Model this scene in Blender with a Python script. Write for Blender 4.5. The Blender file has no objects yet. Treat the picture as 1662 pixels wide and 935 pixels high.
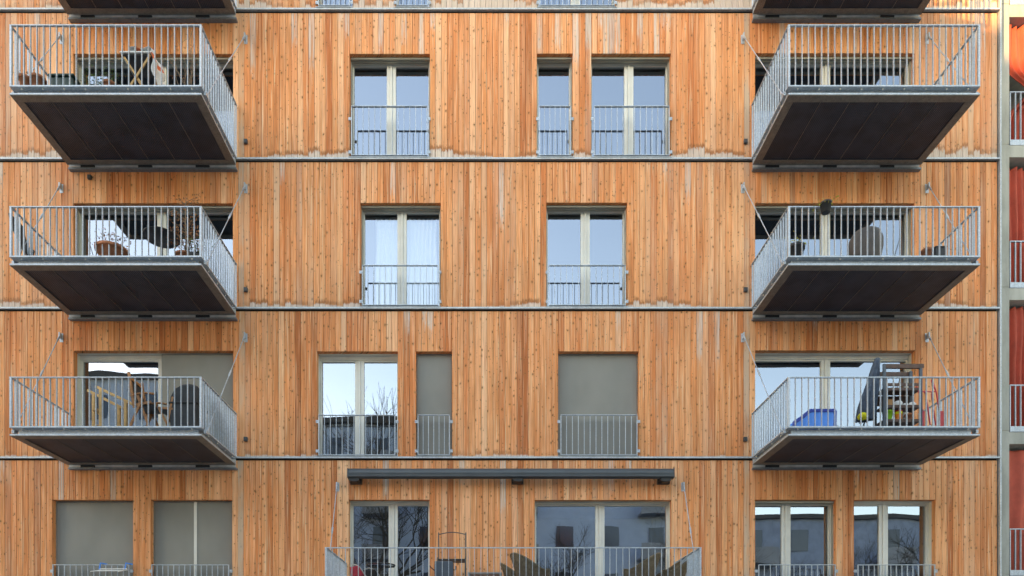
import bpy, math, random
from mathutils import Vector, Matrix
random.seed(7)
C = bpy.context.scene
R = math.radians

# ------------------------------------------------------------------ camera
CX, CY, CZ = 0.0, -14.03, 1.62          # eye 14 m in front of the facade (facade face = plane y 0)
cam = bpy.data.cameras.new('camera'); camo = bpy.data.objects.new('camera', cam)
C.collection.objects.link(camo); C.camera = camo
camo.location = (CX, CY, CZ); camo.rotation_euler = (R(90), 0, 0)
cam.sensor_width = 36; cam.lens = 24.0; cam.clip_end = 2000; cam.clip_start = 0.1
cam.shift_x = (831 - 795) / 1662; cam.shift_y = (1098 - 467.5) / 1662

# ------------------------------------------------------------------ world, sun, exposure
SUN_EL, SUN_AZ = 7.4, 40.0               # low winter sun, from the left behind the viewer
w = bpy.data.worlds.new('World'); C.world = w; w.use_nodes = True
nt = w.node_tree
sky = nt.nodes.new('ShaderNodeTexSky'); sky.sky_type = 'NISHITA'; sky.sun_disc = False
sky.sun_elevation = R(SUN_EL); sky.sun_rotation = R(180 + SUN_AZ)
sky.air_density = 1.0; sky.dust_density = 0.25; sky.ozone_density = 1.8
nt.links.new(sky.outputs[0], nt.nodes['Background'].inputs[0])
nt.nodes['Background'].inputs[1].default_value = 0.15
sl = bpy.data.lights.new('sun', 'SUN'); slo = bpy.data.objects.new('sun', sl); C.collection.objects.link(slo)
sl.energy = 1.3; sl.angle = R(0.5); sl.color = (1.0, 0.70, 0.42)
d = Vector((math.sin(R(SUN_AZ)) * math.cos(R(SUN_EL)), math.cos(R(SUN_AZ)) * math.cos(R(SUN_EL)), -math.sin(R(SUN_EL))))
slo.rotation_euler = d.to_track_quat('-Z', 'Y').to_euler()
C.view_settings.view_transform = 'Standard'; C.view_settings.look = 'None'
C.view_settings.exposure = 3.15; C.view_settings.use_white_balance = True; C.view_settings.white_balance_temperature = 10500; C.view_settings.white_balance_tint = 20
C.view_settings.gamma = 1.0
C.cycles.use_denoising = True
C.cycles.max_bounces = 8; C.cycles.diffuse_bounces = 4; C.cycles.glossy_bounces = 4; C.cycles.transparent_max_bounces = 12
C.cycles.caustics_reflective = False; C.cycles.caustics_refractive = False
C.cycles.sample_clamp_indirect = 6

# ------------------------------------------------------------------ small helpers
S = 79.0
def F(d): return 14.03 / (14.03 - d)                      # d: metres in front of the facade
def PX(px, d=0.0): return (px - 795) / S / F(d)
def PZ(py, d=0.0): return CZ + (1098 - py) / S / F(d)
FLOORS = [3.043 + 3.064 * k for k in range(6)]            # 3.04, 6.11, 9.17, 12.24, 15.30, 18.36

class MB:
    """collects shapes, links them as ONE mesh object"""
    def __init__(s): s.v = []; s.f = []; s.m = []; s.a = []; s.sm = []; s.cur = 0; s.smooth = False; s.attr = None
    def add(s, vs, fs, sm=None):
        o = len(s.v); s.v += [tuple(p) for p in vs]
        for f in fs:
            s.f.append([i + o for i in f]); s.m.append(s.cur); s.sm.append(s.smooth if sm is None else sm); s.a.append(s.attr)
    def box(s, x0, x1, y0, y1, z0, z1, M=None):
        vs = [Vector(p) for p in ((x0,y0,z0),(x1,y0,z0),(x1,y1,z0),(x0,y1,z0),(x0,y0,z1),(x1,y0,z1),(x1,y1,z1),(x0,y1,z1))]
        if M: vs = [M @ p for p in vs]
        s.add(vs, [(0,3,2,1),(4,5,6,7),(0,1,5,4),(1,2,6,5),(2,3,7,6),(3,0,4,7)], False)
    def bar(s, p0, p1, w, h, up=(0,0,1)):
        p0, p1 = Vector(p0), Vector(p1); t = (p1 - p0).normalized(); u = Vector(up)
        if abs(t.dot(u)) > .98: u = Vector((0,1,0))
        a = t.cross(u).normalized() * w / 2; b = a.cross(t).normalized() * h / 2
        vs = [p + q for p in (p0, p1) for q in (-a-b, a-b, a+b, -a+b)]
        s.add(vs, [(0,1,2,3),(7,6,5,4),(0,4,5,1),(1,5,6,2),(2,6,7,3),(3,7,4,0)], False)
    def tube(s, pts, r, n=8, cap=True):
        pts = [Vector(p) for p in pts]
        rs = r if isinstance(r, (list, tuple)) else [r] * len(pts)
        o = []; prev = None
        for i, p in enumerate(pts):
            t = (pts[min(i+1, len(pts)-1)] - pts[max(i-1, 0)]).normalized()
            if prev is None:
                u = Vector((0,0,1)) if abs(t.z) < .9 else Vector((1,0,0))
                a = t.cross(u).normalized()
            else:
                a = (prev - t * prev.dot(t)); a = a.normalized() if a.length > 1e-6 else t.orthogonal().normalized()
            prev = a; b = t.cross(a)
            o += [p + (a * math.cos(2*math.pi*k/n) + b * math.sin(2*math.pi*k/n)) * rs[i] for k in range(n)]
        fs = [(i*n+k, i*n+(k+1)%n, (i+1)*n+(k+1)%n, (i+1)*n+k) for i in range(len(pts)-1) for k in range(n)]
        s.add(o, fs, True)
        if cap: s.add(o[:n], [tuple(range(n))[::-1]], False); s.add(o[-n:], [tuple(range(n))], False)
    def lathe(s, c, prof, n=20, sx=1, sy=1, M=None):
        c = Vector(c); vs = []
        for r, z in prof:
            for k in range(n):
                a = 2*math.pi*k/n; p = Vector((r*math.cos(a)*sx, r*math.sin(a)*sy, z))
                vs.append(c + (M @ p if M else p))
        fs = [(i*n+k, i*n+(k+1)%n, (i+1)*n+(k+1)%n, (i+1)*n+k) for i in range(len(prof)-1) for k in range(n)]
        s.add(vs, fs, True)
        s.add(vs[:n], [tuple(range(n))[::-1]], False); s.add(vs[-n:], [tuple(range(n))], False)
    def prism(s, poly, y0, y1):
        n = len(poly); vs = [(x, y0, z) for x, z in poly] + [(x, y1, z) for x, z in poly]
        s.add(vs, [tuple(range(n)), tuple(range(2*n-1, n-1, -1))] + [(i+n, (i+1)%n+n, (i+1)%n, i) for i in range(n)], False)
    def leaf(s, c, L, W):
        a = Vector((random.gauss(0,1), random.gauss(0,1), random.gauss(0,1))).normalized(); b = a.orthogonal().normalized()
        b.rotate(Matrix.Rotation(random.uniform(0,6.28), 3, a)); c = Vector(c); nn = a.cross(b) * W * .3
        s.add([c, c + a*L*.5 + b*W/2 + nn, c + a*L, c + a*L*.5 - b*W/2 + nn], [(0,1,2),(0,2,3)], False)
    def build(s, name, mats, parent=None, loc=None, rot=None, bevel=0):
        me = bpy.data.meshes.new(name); me.from_pydata(s.v, [], s.f)
        if not isinstance(mats, (list, tuple)): mats = [mats]
        for m in mats: me.materials.append(m)
        me.polygons.foreach_set('material_index', s.m); me.polygons.foreach_set('use_smooth', s.sm)
        if any(a is not None for a in s.a):
            A = me.attributes.new('board', 'FLOAT_COLOR', 'CORNER'); B = me.attributes.new('weather', 'FLOAT_COLOR', 'CORNER')
            la, lb = [], []
            for f, a in zip(s.f, s.a):
                a = a or (.5, .3, .5, 0, 0, 0)
                for _ in f: la += [a[0], a[1], a[2], 1]; lb += [a[3], a[4], a[5], 1]
            A.data.foreach_set('color', la); B.data.foreach_set('color', lb)
        me.update()
        o = bpy.data.objects.new(name, me); C.collection.objects.link(o)
        if parent: o.parent = parent
        if loc: o.location = loc
        if rot: o.rotation_euler = rot
        if bevel:
            b = o.modifiers.new('bevel', 'BEVEL'); b.width = bevel; b.segments = 2; b.limit_method = 'ANGLE'
        return o

def empty(name, loc=(0,0,0), rz=0, parent=None):
    o = bpy.data.objects.new(name, None); C.collection.objects.link(o); o.location = loc; o.rotation_euler = (0,0,rz)
    o.empty_display_size = .2
    if parent: o.parent = parent
    return o
def tag(o, label=None, cat=None, group=None, kind=None):
    if label: o['label'] = label
    if cat: o['category'] = cat
    if group: o['group'] = group
    if kind: o['kind'] = kind
    return o
def kids(o, allobs): return [c for c in allobs if c.parent == o]
def copy_tree(o, parent=None):
    allobs = list(bpy.data.objects)
    c = o.copy(); C.collection.objects.link(c)
    if parent is not None: c.parent = parent
    for ch in kids(o, allobs): copy_tree(ch, c)
    return c

# ------------------------------------------------------------------ materials
class NT:
    def __init__(s, name):
        s.mat = bpy.data.materials.new(name); s.mat.use_nodes = True; s.t = s.mat.node_tree
        s.b = s.t.nodes['Principled BSDF']; s.out = s.t.nodes['Material Output']
    def n(s, typ, ins=None, **kw):
        x = s.t.nodes.new('ShaderNode' + typ)
        for k, v in kw.items(): setattr(x, k, v)
        for k, v in (ins or {}).items():
            if isinstance(v, bpy.types.NodeSocket): s.t.links.new(v, x.inputs[k])
            else: x.inputs[k].default_value = v
        return x
    def m(s, op, a, b=0.0, c=None, clamp=False):
        ins = {0: a, 1: b}
        if c is not None: ins[2] = c
        return s.n('Math', ins, operation=op, use_clamp=clamp).outputs[0]
    def ss(s, x, e0, e1):
        return s.n('MapRange', {'Value': x, 'From Min': e0, 'From Max': e1, 'To Min': 0.0, 'To Max': 1.0}, interpolation_type='SMOOTHSTEP').outputs[0]
    def mix(s, f, a, b, blend='MIX'):
        x = s.n('Mix', None, data_type='RGBA', blend_type=blend)
        for i, v in ((0, f), (6, a), (7, b)):
            if isinstance(v, bpy.types.NodeSocket): s.t.links.new(v, x.inputs[i])
            else: x.inputs[i].default_value = v if i == 0 else (tuple(v) + (1,))[:4]
        return x.outputs[2]
    def set(s, **kw):
        for k, v in kw.items():
            k = k.replace('_', ' ')
            if isinstance(v, bpy.types.NodeSocket): s.t.links.new(v, s.b.inputs[k])
            else: s.b.inputs[k].default_value = v if not isinstance(v, tuple) else (v + (1,))[:4]
        return s
    def co(s): return s.n('TexCoord').outputs['Object']
    def noise(s, vec, scale, detail=3, rough=.55, dist=0.0):
        return s.n('TexNoise', {'Vector': vec, 'Scale': scale, 'Detail': detail, 'Roughness': rough, 'Distortion': dist})
    def vmul(s, vec, k): return s.n('VectorMath', {0: vec, 1: k}, operation='MULTIPLY').outputs[0]
    def bump(s, h, strength, dist=.01):
        b = s.n('Bump', {'Height': h, 'Strength': strength, 'Distance': dist}); s.t.links.new(b.outputs[0], s.b.inputs['Normal'])

def simple(name, col, rough=.6, metal=0.0, var=.15, scale=6.0, bump=0.0, spec=.5, bs=60.0):
    n = NT(name); co = n.co(); f = n.noise(co, scale, 4).outputs[0]
    lo = tuple(c * (1 - var) for c in col); hi = tuple(min(1, c * (1 + var)) for c in col)
    n.set(Base_Color=n.mix(n.ss(f, .3, .7), lo, hi), Roughness=rough, Metallic=metal)
    n.b.inputs['Specular IOR Level'].default_value = spec
    if bump: n.bump(n.noise(co, bs, 3).outputs[0], bump, .005)
    return n.mat

def wood_cladding():
    n = NT('larch_cladding'); co = n.co()
    sp = n.n('SeparateXYZ', {0: co}); X, Y, Z = sp.outputs
    ab = n.n('SeparateColor', {0: n.n('Attribute', attribute_name='board').outputs['Color']})
    aw = n.n('SeparateColor', {0: n.n('Attribute', attribute_name='weather').outputs['Color']})
    tone, seed, hue = ab.outputs; gh, tg, ag = aw.outputs
    so = n.m('MULTIPLY', seed, 61.7)
    Xs = n.m('ADD', X, n.m('MULTIPLY', Y, .7)); Xo = n.m('ADD', Xs, so); Zo = n.m('ADD', Z, n.m('MULTIPLY', seed, 137.3))
    def vec(kx, kz): return n.n('CombineXYZ', {0: n.m('MULTIPLY', Xo, kx), 1: n.m('MULTIPLY', Zo, kz), 2: so}).outputs[0]
    fine = n.noise(vec(95, 2.0), 1, 4, .6).outputs[0]
    broad = n.noise(vec(20, .55), 1, 3, .5, .6).outputs[0]
    patch = n.noise(vec(2.2, .8), 1, 3, .5).outputs[0]
    # growth figure: rings stretched along the board
    fig = n.m('SINE', n.m('ADD', n.m('MULTIPLY', Xo, 150.0), n.m('MULTIPLY', n.noise(vec(9, .9), 1, 2).outputs[0], 26.0)))
    # base tone
    ramp = n.n('ValToRGB', {0: tone}); cr = ramp.color_ramp
    cr.elements[0].position = 0; cr.elements[0].color = (.42, .12, .042, 1)
    cr.elements[1].position = 1; cr.elements[1].color = (.86, .47, .28, 1)
    for p, c in ((.22, (.64, .205, .075, 1)), (.5, (.76, .285, .115, 1)), (.78, (.80, .35, .165, 1))):
        e = cr.elements.new(p); e.color = c
    base = n.mix(n.m('MULTIPLY', hue, .35), ramp.outputs[0], (.66, .165, .055))
    base = n.mix(n.m('MULTIPLY', n.ss(broad, .42, .75), .55), base, (.84, .44, .25))
    base = n.mix(n.m('MULTIPLY', n.ss(broad, .50, .22), .50), base, (.52, .14, .045))
    g = n.m('ADD', n.m('MULTIPLY', fine, .90), .55)
    g = n.m('MULTIPLY', g, n.m('ADD', n.m('MULTIPLY', fig, .05), 1.0))
    g = n.m('MULTIPLY', g, n.m('ADD', n.m('MULTIPLY', patch, .55), .72))
    gg = n.n('CombineXYZ', {0: g, 1: g, 2: g}).outputs[0]
    base = n.mix(1.0, base, gg, 'MULTIPLY')
    # knots, two sizes
    def knots(kx, kz, keep, r0, r1, dst):
        v = n.n('CombineXYZ', {0: n.m('MULTIPLY', Xo, kx), 1: n.m('MULTIPLY', Zo, kz), 2: 0.0}).outputs[0]
        wob = n.noise(v, 3.0, 2).outputs['Color']
        v2 = n.n('VectorMath', {0: v, 1: n.vmul(wob, (dst, dst, dst))}, operation='ADD').outputs[0]
        vo = n.n('TexVoronoi', {'Vector': v2, 'Scale': 1.0, 'Randomness': 1.0}, voronoi_dimensions='2D', feature='F1')
        rc = n.n('SeparateColor', {0: vo.outputs['Color']})
        on = n.m('GREATER_THAN', rc.outputs[0], keep)
        rad = n.m('ADD', n.m('MULTIPLY', rc.outputs[1], r1 - r0), r0)
        q = n.m('DIVIDE', vo.outputs['Distance'], rad)
        return n.m('MULTIPLY', n.ss(q, 1.0, .45), on), n.m('MULTIPLY', n.ss(q, 2.6, .7), on)
    k1, h1 = knots(8.5, 6.2, .48, .04, .15, .25)
    k2, h2 = knots(17.0, 13.0, .86, .06, .2, .25)
    base = n.mix(n.m('MULTIPLY', h1, .45), base, (.42, .165, .055))
    base = n.mix(n.m('MULTIPLY', k1, .85), base, (.115, .045, .02))
    base = n.mix(n.m('MULTIPLY', k2, .80), base, (.15, .06, .028))
    # thin pale resin streaks
    st = n.ss(n.noise(vec(55, .7), 1, 2).outputs[0], .60, .70)
    base = n.mix(n.m('MULTIPLY', st, .55), base, (.86, .68, .46))
    s2 = n.ss(n.noise(vec(48, .9), 1.0, 3).outputs[0], .40, .30)
    base = n.mix(n.m('MULTIPLY', s2, .45), base, (.46, .15, .05))
    # rain weathering above each floor rail, tan stain edge, silvered boards
    h = n.m('FLOORED_MODULO', n.m('SUBTRACT', Z, FLOORS[0] - 3.064 + .02), 3.064)
    edge = n.noise(vec(34, 6), 1, 4, .65).outputs[0]
    ghn = n.m('MULTIPLY', gh, n.m('ADD', n.m('MULTIPLY', edge, 1.3), .35))
    has = n.m('GREATER_THAN', gh, .004)
    rel = n.m('SUBTRACT', h, ghn)
    grey = n.m('MULTIPLY', n.ss(rel, .012, -.035), has)
    band = n.m('MULTIPLY', n.m('MULTIPLY', n.ss(rel, -.05, .0), n.ss(rel, .11, .03)), has)
    band = n.m('MULTIPLY', band, n.ss(n.noise(vec(30, 9), 1, 3).outputs[0], .30, .50))
    silver = n.mix(n.ss(fine, .3, .7), (.44, .375, .33), (.74, .665, .60))
    base = n.mix(n.m('MULTIPLY', band, n.m('MULTIPLY', n.ss(gh, 0.0, .10), .85)), base, (.36, .12, .045))
    base = n.mix(n.m('MULTIPLY', grey, .80), base, silver)
    t = n.m('SUBTRACT', 3.064 - .05, h)
    tn = n.m('ADD', t, n.m('MULTIPLY', n.m('SUBTRACT', edge, .5), 1.1))
    top = n.m('MULTIPLY', n.m('LESS_THAN', .02, tg), n.ss(n.m('SUBTRACT', tn, n.m('MULTIPLY', tg, 1.2)), .15, -.30))
    base = n.mix(n.m('MULTIPLY', n.m('MULTIPLY', top, n.ss(n.noise(vec(60, .8), 1, 3, .6).outputs[0], .36, .58)), .80), base, silver)
    al = n.m('MULTIPLY', ag, n.ss(n.m('ADD', patch, n.m('MULTIPLY', n.m('SUBTRACT', fine, .5), .6)), .30, .62))
    base = n.mix(n.m('MULTIPLY', al, .80), base, (.46, .375, .30))
    n.set(Base_Color=base, Roughness=.72); n.b.inputs['Specular IOR Level'].default_value = .25
    n.bump(n.m('ADD', fine, n.m('MULTIPLY', fig, .15)), .25, .004)
    return n.mat

def galvanised(name, lo=(.33, .38, .43), hi=(.52, .585, .65), metal=.35, rough=.42):
    n = NT(name); co = n.co()
    a = n.n('TexVoronoi', {'Vector': co, 'Scale': 55.0}); a = n.n('SeparateColor', {0: a.outputs['Color']}).outputs[0]
    st = n.noise(n.vmul(co, (1, 1, .15)), 9, 4).outputs[0]
    f = n.m('ADD', n.m('MULTIPLY', a, .35), n.m('MULTIPLY', st, .75))
    n.set(Base_Color=n.mix(n.ss(f, .25, .85), lo, hi), Metallic=metal, Roughness=n.m('ADD', n.m('MULTIPLY', a, .15), rough))
    return n.mat

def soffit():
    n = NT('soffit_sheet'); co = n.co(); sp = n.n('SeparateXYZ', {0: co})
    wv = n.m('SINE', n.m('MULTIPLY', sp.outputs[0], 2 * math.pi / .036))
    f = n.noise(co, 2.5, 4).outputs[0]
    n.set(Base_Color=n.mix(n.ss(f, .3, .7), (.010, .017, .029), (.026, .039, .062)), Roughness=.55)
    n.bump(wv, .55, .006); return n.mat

def glass():
    n = NT('window_glass'); co = n.co()
    tr = n.n('BsdfTransparent', {'Color': (.84, .87, .87, 1)})
    gl = n.n('BsdfGlossy', {'Color': (.72, .84, 1, 1), 'Roughness': .004})
    bp = n.n('Bump', {'Height': n.noise(co, 1.1, 1).outputs[0], 'Strength': .12, 'Distance': .02})
    n.t.links.new(bp.outputs[0], gl.inputs['Normal'])
    geo = n.n('NewGeometry')
    dt = n.m('ABSOLUTE', n.n('VectorMath', {0: geo.outputs['Normal'], 1: geo.outputs['Incoming']}, operation='DOT_PRODUCT').outputs['Value'])
    fac = n.m('ADD', .36, n.m('MULTIPLY', .64, n.m('POWER', n.m('SUBTRACT', 1.0, dt), 5.0)))
    fac = n.m('MULTIPLY', fac, n.m('SUBTRACT', 1.0, geo.outputs['Backfacing']), clamp=True)     # coated outer face only
    mx = n.n('MixShader', {0: fac, 1: tr.outputs[0], 2: gl.outputs[0]})
    n.t.links.new(mx.outputs[0], n.out.inputs[0]); n.t.nodes.remove(n.b); return n.mat

def screen_fabric():
    n = NT('screen_fabric'); co = n.co()
    wv = n.m('SINE', n.m('MULTIPLY', n.n('SeparateXYZ', {0: co}).outputs[0], 700.0))
    f = n.noise(n.vmul(co, (1, 1, .6)), 1.3, 3).outputs[0]
    n.set(Base_Color=n.mix(n.ss(f, .2, .8), (.205, .205, .190), (.250, .248, .228)), Roughness=.8)
    n.bump(wv, .1, .001); return n.mat

def concrete():
    n = NT('concrete'); co = n.co()
    a = n.noise(n.vmul(co, (1, 1, .25)), 3.5, 5, .6).outputs[0]; b = n.noise(co, 40, 3).outputs[0]
    c = n.mix(n.ss(a, .3, .7), (.30, .30, .265), (.44, .435, .39)); c = n.mix(n.m('MULTIPLY', n.ss(b, .62, .8), .5), c, (.20, .20, .18))
    n.set(Base_Color=c, Roughness=.85); n.bump(b, .15, .004); return n.mat

def wicker():
    n = NT('wicker'); co = n.co()
    sp = n.n('SeparateXYZ', {0: co})
    ang = n.m('ARCTAN2', sp.outputs[1], sp.outputs[0])
    a = n.m('SINE', n.m('MULTIPLY', sp.outputs[2], 260.0)); b = n.m('SINE', n.m('MULTIPLY', ang, 70.0))
    p = n.m('MULTIPLY', a, b)
    f = n.noise(co, 14, 3).outputs[0]
    c = n.mix(n.ss(p, -.8, .8), (.06, .042, .026), (.21, .145, .085)); c = n.mix(n.m('MULTIPLY', n.ss(f, .4, .7), .4), c, (.27, .22, .155))
    n.set(Base_Color=c, Roughness=.65); n.bump(p, .8, .01); return n.mat

M = dict(steeld=galvanised('shaded_rail_steel', (.14, .17, .20), (.22, .26, .30), .4, .45),  # bracket rail steel: shade under the slab is put into its darker colour
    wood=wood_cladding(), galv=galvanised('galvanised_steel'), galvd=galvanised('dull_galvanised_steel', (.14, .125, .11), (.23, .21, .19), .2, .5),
    rail=galvanised('floor_rail_steel', (.36, .40, .43), (.55, .60, .64), .35, .45),
    soffit=soffit(), glass=glass(), screen=screen_fabric(), concrete=concrete(), wicker=wicker(),
    frame=simple('window_frame_paint', (.66, .655, .61), .45, 0, .06, 3),
    cass=simple('blind_box_paint', (.33, .32, .275), .45, .1, .08, 3),
    dark=simple('membrane', (.045, .030, .020), .9), black=simple('black_plastic', (.018, .018, .02), .45, 0, .2, 8),
    anth=simple('anthracite_paint', (.060, .070, .078), .38, .2, .08, 4),
    terra=simple('terracotta', (.36, .125, .062), .85, 0, .2, 15, .2), green=simple('leaf_green', (.07, .13, .03), .6, 0, .4, 20),
    dry=simple('dry_leaf', (.30, .12, .05), .7, 0, .45, 14), bark=simple('bark', (.045, .035, .028), .9, 0, .35, 12, .3),
    twig=simple('twig', (.22, .15, .10), .8, 0, .3, 16), soil=simple('soil', (.03, .022, .016), .95),
    lime=simple('yellow_green_leaf', (.36, .34, .05), .6, 0, .3, 18), dgreen=simple('dark_green_plastic', (.018, .045, .038), .45, 0, .15, 6),
    oak=simple('oiled_hardwood', (.34, .135, .048), .5, 0, .3, 14), pale=simple('pale_timber', (.58, .33, .13), .6, 0, .18, 9),
    brown=simple('dark_brown_timber', (.085, .038, .026), .55, 0, .3, 12), slate=simple('slate_blue_paint', (.055, .075, .10), .5, 0, .12, 6),
    white=simple('white_plastic', (.75, .75, .74), .4, 0, .05), blue=simple('blue_plastic', (.0, .26, .80), .35, 0, .08, 5),
    dblue=simple('deep_blue_plastic', (.0, .04, .30), .35, 0, .1, 5),
    red=simple('red_paint', (.62, .035, .045), .4, 0, .12, 8), navy=simple('navy_cloth', (.040, .065, .10), .85, 0, .3, 16, .4),
    yellow=simple('yellow_cloth', (.62, .56, .02), .7, 0, .2, 20, .3), lgreen=simple('green_plastic', (.20, .50, .02), .4, 0, .08),
    orange=simple('orange_plastic', (.75, .19, .02), .4, 0, .08), card=simple('cardboard', (.42, .20, .08), .8, 0, .12),
    cloth=simple('light_tablecloth', (.66, .68, .68), .8, 0, .06, 20), ocloth=simple('orange_cloth', (.75, .15, .05), .8, 0, .2, 25),
    gmetal=simple('grey_tube', (.30, .31, .31), .35, .6, .1, 8), redmesh=simple('crimson_fabric', (.40, .03, .06), .8, 0, .15, 30, .3),
    dkslat=simple('dark_slats', (.045, .032, .026), .6, 0, .3, 16), cover=simple('black_cover_cloth', (.022, .027, .032), .7, 0, .3, 5, .5, bs=9),
    kettle=simple('grey_brown_cover', (.085, .072, .066), .6, 0, .25, 6, .3, bs=8),
    curtain=simple('rust_red_curtain', (.50, .080, .048), .85, 0, .12, 4, .2), net=simple('white_curtain', (.80, .82, .84), .9, 0, .04, 4),
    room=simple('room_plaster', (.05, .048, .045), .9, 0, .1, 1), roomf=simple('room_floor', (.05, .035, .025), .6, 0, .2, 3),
    lpane=simple('lit_plate', (.6, .6, .6), .5), grass=simple('ground_paving', (.33, .32, .29), .9, 0, .2, .8, .2),
    stucco3=simple('pale_stucco', (.30, .37, .48), .85, 0, .1, 1.2), stucco=simple('grey_blue_stucco', (.30, .39, .52), .85, 0, .06, 1.2), stucco2=simple('grey_stucco', (.22, .24, .27), .85, 0, .08, 1.2), brick=simple('slate_stucco', (.20, .26, .36), .85, 0, .15, 2),
    roofm=simple('dark_roof', (.05, .052, .058), .7, .2, .15, 2), wdark=simple('far_window', (.035, .055, .09), .12, 0, .1, 1), glasstop=None)

# ------------------------------------------------------------------ setting
g = MB(); g.box(-400, 400, -400, 400, -.5, 0); tag(g.build('ground', M['grass']), kind='structure')

# ------------------------------------------------------------------ the timber-clad building
bld = tag(empty('apartment_building', (0, 0, 0)), 'apartment building clad in orange-brown vertical larch boards with steel balconies', 'apartment building')
WX0, WX1 = -12.6, PX(1619)
# openings per floor index: (x0, x1, top)  in metres
def O(a, b, ty): return (PX(a), PX(b), PZ(ty))
OPEN = {
    0: [O(84.5, 215.5, 811), O(244.5, 376.5, 811), O(566, 697, 811), O(868, 1090, 811.5), O(1226, 1357.5, 811), O(1386.5, 1518.5, 811)],
    1: [O(119.5, 378, 569), O(514.5, 645.5, 570), O(675, 733.5, 570), O(906, 1037, 570), O(1226, 1485.5, 568.6)],
    2: [O(119, 377.5, 329.5), O(585, 715, 329), O(887, 1018, 328.5), O(1226, 1485, 329.5)],
    3: [O(119, 378, 87), O(567.5, 697.5, 87), O(871.5, 929.5, 86.5), O(960, 1089, 86.5), O(1226, 1485.5, 86)],
    4: [O(119, 378, -155), O(514, 572, -155), O(641, 698, -155), O(872, 1000, -155), O(1226, 1485.5, -155)],
}
OPEN[-1] = []
def boards(mb, x0, x1, z0, z1, attr, y=0.0):
    gp = .0024; c = .0045; yj = y + random.uniform(-.0015, .0015)
    a, b = x0 + gp, x1 - gp
    vs = [(a, .024, z0), (a, yj + c, z0), (a + c, yj, z0), (b - c, yj, z0), (b, yj + c, z0), (b, .024, z0)]
    vs += [(p[0], p[1], z1) for p in vs]
    mb.attr = attr
    mb.add(vs, [(i, i+1, i+7, i+6) for i in range(5)] + [(5, 4, 3, 2, 1, 0), (6, 7, 8, 9, 10, 11)], False)
def sn(x, s): return .5 + .5 * math.sin(x * 1.7 + s) * math.sin(x * .63 + 2.1 * s)
for fl in range(-1, 6):
    fz = FLOORS[0] + 3.064 * fl; z0 = fz + .035; z1 = fz + 3.064 - .048
    if fl == -1: z0 = .05
    if fl == 5: z1 = fz + 1.8
    ops = OPEN.get(fl, [])
    cuts = sorted({WX0, WX1} | {v for o in ops for v in o[:2]})
    mb = MB()
    for ca, cb in zip(cuts, cuts[1:]):
        n = max(1, round((cb - ca) / .1185)); wd = [random.uniform(.93, 1.07) for _ in range(n)]; t = sum(wd); x = ca
        for q in wd:
            xe = x + q / t * (cb - ca); xm = (x + xe) / 2
            tone = min(1, max(0, random.gauss(.53, .17)))
            if random.random() < .12: tone = random.uniform(.0, .25)
            if random.random() < .10: tone = random.uniform(.85, 1)
            gh = {3: .15, 2: .10, 1: .055, 0: .025, 4: .25, 5: .2, -1: .02}[fl] * (.12 + 1.25 * sn(xm, fl * 1.3)) * random.uniform(.45, 1.4)
            under = any(a - .15 < xm < b + .15 for a, b in ((-8.63, -5.18), (5.36, 8.81))) and fl < 4
            tg = 0
            p = {3: .16, 4: .3, 2: .03, 1: .03, 0: .10}.get(fl, .1)
            if fl == 3 and (-3.3 < xm < -1.1 or .9 < xm < 3.2): p = .42
            if under: p = .02; gh *= .35
            if random.random() < p: tg = random.uniform(.2, 1.1)
            ag = random.uniform(.1, .45) if random.random() < .12 else 0
            if fl >= 3 and (xm < -8.6 or xm > 8.2): ag = max(ag, random.uniform(0, .8)); 
            if fl == 4: ag = max(ag, random.uniform(.1, .7))
            if fl == 2 and xm < -8.3: ag = max(ag, random.uniform(0, .55))
            if fl <= 1 and xm < -8.3: tone *= .82  # lower left boards toned darker to paint in the light falloff
            for e in (-5.10, 5.29):
                if abs(xm - e) < .07 and fl in (0, 1, 2, 3): ag = .95; tone = .8
            attr = (tone, random.random(), random.random() ** 2, gh, tg, ag)
            hit = [o for o in ops if o[0] - 1e-4 < xm < o[1] + 1e-4]
            boards(mb, x, xe, hit[0][2] if hit else z0, z1, attr)
            x = xe
    o = mb.build('cladding', M['wood'], bld)
# backing wall behind the boards, with the openings left out
bk = MB()
for fl in range(-1, 6):
    fz = FLOORS[0] + 3.064 * fl; za, zb = fz, fz + 3.064
    if fl == -1: za = 0
    if fl == 5: zb = fz + 1.85
    ops = OPEN.get(fl, []); x = WX0
    for a, b, t in ops:
        bk.box(x, a - .0225, .03, .30, za, zb); bk.box(a - .0225, b + .0225, .03, .30, t + .0235, zb); bk.box(a - .0225, b + .0225, .03, .30, za, fz + .02); x = b + .0225
    bk.box(x, WX1, .03, .30, za, zb)
bk.build('backing_wall', M['dark'], bld)
ro = MB(); ro.box(WX0, WX1 + .02, -.04, 9.3, FLOORS[5] + 1.85, FLOORS[5] + 1.95); ro.box(WX0, WX1 + .02, 9.0, 9.3, 0, FLOORS[5] + 1.85)
ro.box(WX0, WX0 + .3, .301, 9.0, 0, FLOORS[5] + 1.85); ro.box(WX1 - .3, WX1, .301, 9.0, 0, FLOORS[5] + 1.85); ro.build('roof', M['roofm'], bld)
# floor rails (metal drip flashing at every storey)
for fz in FLOORS:
    r = MB(); r.box(WX0, WX1 + .03, -.050, .02, fz - .004, fz + .018); r.box(WX0, WX1 + .03, -.050, -.046, fz - .014, fz - .0042)
    x = WX0 + 1.1
    r.build('floor_rail', M['rail'], bld)

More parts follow.
